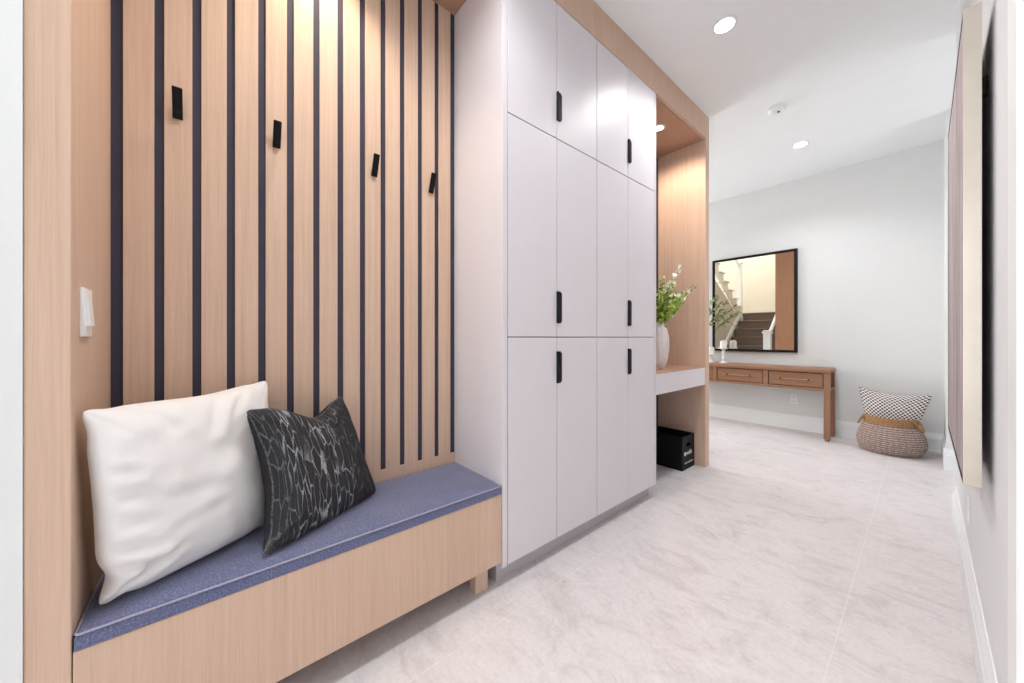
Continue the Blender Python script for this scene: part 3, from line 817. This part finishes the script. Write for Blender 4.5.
# ================================================================== PILLOWS
def pillow_bm(bl, br, tr, tl, T, kl=.05, kr=.05, kt=.05, kb=.03, Nn=56, wr=.006, seed=0, power=.45, front=None, chop=None, creases=(), rnd=16, full=.3, ears=0, Tb=None, fullb=None):
    bl, br, tr, tl = map(Vector, (bl, br, tr, tl))
    n = (br - bl).cross(tl - bl).normalized()
    if front is not None and n.dot(Vector(front)) < 0: n = -n
    bm = bmesh.new(); uv = bm.loops.layers.uv.verify()
    def base(u, v):
        kx = kl if u < 0 else kr; ky = kb if v < 0 else kt
        uu = u * (1 - kx * (1 - v * v) * u * u); vv = v * (1 - ky * (1 - u * u) * v * v)
        m = max(abs(u), abs(v))
        if m > 0:
            k = m / (abs(u) ** rnd + abs(v) ** rnd) ** (1 / rnd); uu *= k; vv *= k
        if ears:
            uu -= math.copysign(1, u) * ears * abs(u) ** 5 * math.exp(-((abs(v) - .76) / .15) ** 2) * (1.3 if (u < 0 and v < 0) else .3)
            vv -= math.copysign(1, v) * ears * .6 * abs(v) ** 5 * math.exp(-((abs(u) - .80) / .11) ** 2) * (1 if (u < 0 and v < 0) else .35)
        if chop:
            cu, cw, cd = chop
            vv -= cd * math.exp(-((u - cu) / cw) ** 2) * max(0, (v + .2) / 1.2) ** 2
        a, b = (uu + 1) / 2, (vv + 1) / 2
        return bl * (1 - a) * (1 - b) + br * a * (1 - b) + tr * a * b + tl * (1 - a) * b
    def crease(u, v):
        w = 0
        for (u0, v0, u1, v1, wd, dp) in creases:
            du, dv = u1 - u0, v1 - v0
            t = max(0, min(1, ((u - u0) * du + (v - v0) * dv) / (du * du + dv * dv)))
            cu_, cv_ = u0 + du * t, v0 + dv * t
            nn = (-(dv) * (u - cu_) + du * (v - cv_)) / math.hypot(du, dv)
            d = math.hypot(u - cu_, v - cv_)
            f = math.sin(math.pi * (.15 + .7 * t))
            w += dp * f * (-math.exp(-(d / wd) ** 2) + .7 * math.exp(-((d - 1.9 * wd) / (1.1 * wd)) ** 2) * (1 if nn > 0 else .35))
        return w
    sides = {}
    S = lambda i: math.sin((-1 + 2 * i / Nn) * R90)
    for sgn in (1, -1):
        g = []
        for i in range(Nn + 1):
            row = []
            u = S(i)
            for j in range(Nn + 1):
                v = S(j)
                edge = i in (0, Nn) or j in (0, Nn)
                if edge and sgn == -1: row.append(sides[1][i][j]); continue
                m = max(0, (1 - u * u) * (1 - v * v))
                m8 = max(0, (1 - abs(u) ** 10) * (1 - abs(v) ** 10))
                TT, ff = (T, full) if sgn == 1 else (Tb or T, fullb or full)
                t = TT * ((1 - ff) * m ** power + ff * m8 ** .5)
                p = base(u, v)
                w = noise.noise((u * 2.0 + seed, v * 2.0, sgn * 3.1)) * wr * 1.8 * m ** .5
                w += noise.noise((u * 5 + seed, v * 5, sgn * 1.7)) * wr * .7 * m8
                if sgn == 1: w += crease(u, v) * m8
                e = n * noise.noise((u * 4 + seed, v * 4, 7)) * wr * .8 if edge else Vector((0, 0, 0))
                row.append(bm.verts.new(p + n * sgn * ((t + w) if not edge else 0) + e))
            g.append(row)
        sides[sgn] = g
        for i in range(Nn):
            for j in range(Nn):
                q = (g[i][j], g[i + 1][j], g[i + 1][j + 1], g[i][j + 1])
                idx = ((i, j), (i + 1, j), (i + 1, j + 1), (i, j + 1))
                if sgn == -1: q = q[::-1]; idx = idx[::-1]
                f = bm.faces.new(q)
                f.material_index = 0 if sgn == 1 else 1
                for l, (a, b) in zip(f.loops, idx): l[uv].uv = ((S(a) + 1) / 2, (S(b) + 1) / 2)
    g = sides[1]
    rim = [g[i][0].co.copy() for i in range(Nn)] + [g[Nn][j].co.copy() for j in range(Nn)] + [g[i][Nn].co.copy() for i in range(Nn, 0, -1)] + [g[0][j].co.copy() for j in range(Nn, 0, -1)]
    return bm, rim
CRW = ((-.98, -.62, -.45, -.70, .05, .014), (-.98, -.38, -.55, -.46, .045, .010), (-.96, -.12, -.60, -.18, .045, .009), (-.97, .16, -.66, .10, .05, .010), (-.98, .40, -.70, .34, .04, .007),
       (-.85, -.86, -.30, -.60, .05, .012), (-.55, .97, -.35, .70, .05, .008), (.15, .98, .05, .62, .07, .012), (.55, .97, .30, .72, .05, .008), (-.6, .02, .2, -.10, .07, .005), (-.45, -.38, .25, -.30, .06, .004), (-.1, .40, .5, .25, .09, .003))
bm, rim = pillow_bm((-1.270, -.204, .460), (-1.460, .145, .466), (-1.550, .158, .948), (-1.226, -.221, .938), .086, .055, .05, .05, .02, wr=.007, seed=3, front=(1, .6, 0), chop=(.15, .4, .025), creases=CRW, rnd=28, full=.16, power=.42, ears=.07)
t = thing('throw_pillow', 'large ivory square pillow leaning in the bench corner', 'pillow', (-1.37, -.03, .456), 'pillows on the bench')
part(t, 'pillow_cover', bm, [M['linen'], M['linen']], True, angle=80)
CRB = ((.98, .9, .40, .55, .06, .010), (.25, .98, .22, .55, .08, .010), (-.97, -.93, -.55, -.75, .05, .010), (.6, .8, .9, .45, .05, .007), (-.95, .9, -.6, .6, .05, .007))
bm, rim = pillow_bm((-1.244, .113, .462), (-1.472, .524, .464), (-1.555, .408, .866), (-1.330, .082, .880), .070, .26, .06, .03, .0, wr=.006, seed=9, front=(1, .6, 0), chop=(.22, .50, .30), creases=CRB, power=.5, rnd=24, full=.2, Tb=.085, fullb=.5, ears=.03)
t = thing('throw_pillow', 'black pillow with white crackle lines leaning on the ivory pillow', 'pillow', (-1.38, .31, .456), 'pillows on the bench')
part(t, 'pillow_cover', bm, [M['crackle'], M['charcoal']], True, angle=80)
bm = tube(bmesh.new(), rim, .0034, 6, closed=True)
part(t, 'piping', bm, M['cord'], True, label='stitched edge cord')

# ================================================================== BASKET WITH CUSHION
KX, KY = -.215, 4.985
bk = thing('belly_basket', 'woven seagrass basket with brown rope band by the far wall', 'basket', (KX, KY, 0))
prof = []
NJ = 60
for j in range(NJ + 1):
    s = j / NJ; z = .004 + s * .285
    r = .150 + .078 * math.sin(math.pi * min(1, (s * .93 + .07)) ** .72) + .018 * s
    prof.append((r, z))
fn = lambda a, j: .0045 * math.sin(a * 36 + (math.pi if (j // 2) % 2 else 0)) + .003 * math.sin(j * math.pi / 2)
bm = lathe(bmesh.new(), prof, KX, KY, 216, fn, uv=True)
lathe(bm, [(0, .004), (.150, .004)], KX, KY, 48)
part(bk, 'basket_body', bm, M['weave'], True)
# rope band around the rim
bm = bmesh.new()
for q in range(4):
    z = .278 + q * .018
    pts = [(KX + (.172 + .002 * math.sin(th_ * 30 + q)) * math.cos(th_), KY + (.172 + .002 * math.sin(th_ * 30 + q)) * math.sin(th_), z) for th_ in [2 * math.pi * k / 120 for k in range(120)]]
    tube(bm, pts, .0115, 8, closed=True)
part(bk, 'rope_band', bm, M['jute'], True, label='brown rope band')
for ang in (math.pi + .10, -.35):
    c = Vector((KX + .178 * math.cos(ang), KY + .178 * math.sin(ang), .315)); out = Vector((math.cos(ang), math.sin(ang), 0)); tg = Vector((-math.sin(ang), math.cos(ang), 0))
    pts = []
    for k in range(15):
        a = math.pi * k / 14
        pts.append(c + tg * .040 * math.cos(a) + out * (.045 * math.sin(a)) + Vector((0, 0, -.085 * math.sin(a) + .015)))
    part(bk, 'handle', tube(bmesh.new(), pts, .008, 8), M['jute'], True)
bm, rim = pillow_bm((KX - .150, KY + .00, .16), (KX + .150, KY - .00, .16), (KX + .265, KY + .05, .575), (KX - .225, KY + .05, .610), .085, .02, .02, .20, .0, wr=.006, seed=5, front=(0, -1, 0), rnd=30, full=.15)
t = thing('patterned_cushion', 'white cushion with small dark diamonds stuffed in the woven basket', 'cushion', (KX, KY, .30))
part(t, 'cushion_cover', bm, [M['dots'], M['dots']], True, angle=80)

# ================================================================== ART ON THE RIGHT WALL
AX0, AX1, AY0, AY1, AZ0, AZ1 = .073, .107, 1.678, 2.68, .668, 2.062
ar = thing('framed_painting', 'large mauve abstract painting in a deep champagne frame on the right wall', 'painting', (WR, (AY0 + AY1) / 2, AZ0))
bm = bmesh.new(); f = .006; g = .002
for a in ((AY0, AY1, AZ0, AZ0 + g), (AY0, AY1, AZ1 - g, AZ1), (AY0, AY0 + f, AZ0 + g, AZ1 - g), (AY1 - g, AY1, AZ0 + g, AZ1 - g)):
    box(bm, AX0, AX1, a[0], a[1], a[2], a[3], .0005)
part(ar, 'frame', bm, M['silver'], label='champagne metal frame')
bm = bmesh.new()
for a in ((AY0 + f, AY1 - g, AZ0 + g, AZ0 + f + .012), (AY0 + f, AY1 - g, AZ1 - f - .012, AZ1 - g), (AY0 + f, AY0 + f + .005, AZ0 + f, AZ1 - f), (AY1 - f - .008, AY1 - g, AZ0 + f, AZ1 - f)):
    box(bm, AX0 + .0004, AX1 - .004, a[0], a[1], a[2], a[3])
part(ar, 'shadow_gap', bm, M['black'], label='black inner rebate')
part(ar, 'canvas', B(AX0 + .001, AX1 - .006, AY0 + f + .005, AY1 - f - .008, AZ0 + f + .012, AZ1 - f - .012), M['canvas'])
for y in (AY0 + .16, AY1 - .19): part(ar, 'hanger', B(AX1 - .002, WR - .0005, y, y + .03, 1.86, 1.92, bev=.002), M['dark_metal'])
# blank cover plate low on the right wall
solo('cover_plate', B(WR - .005, WR - .0003, 2.49, 2.56, .290, .402, bev=.0015), M['white_plastic'], 'white cover plate on the right wall below the painting', 'cover plate', (WR, 2.525, .29))
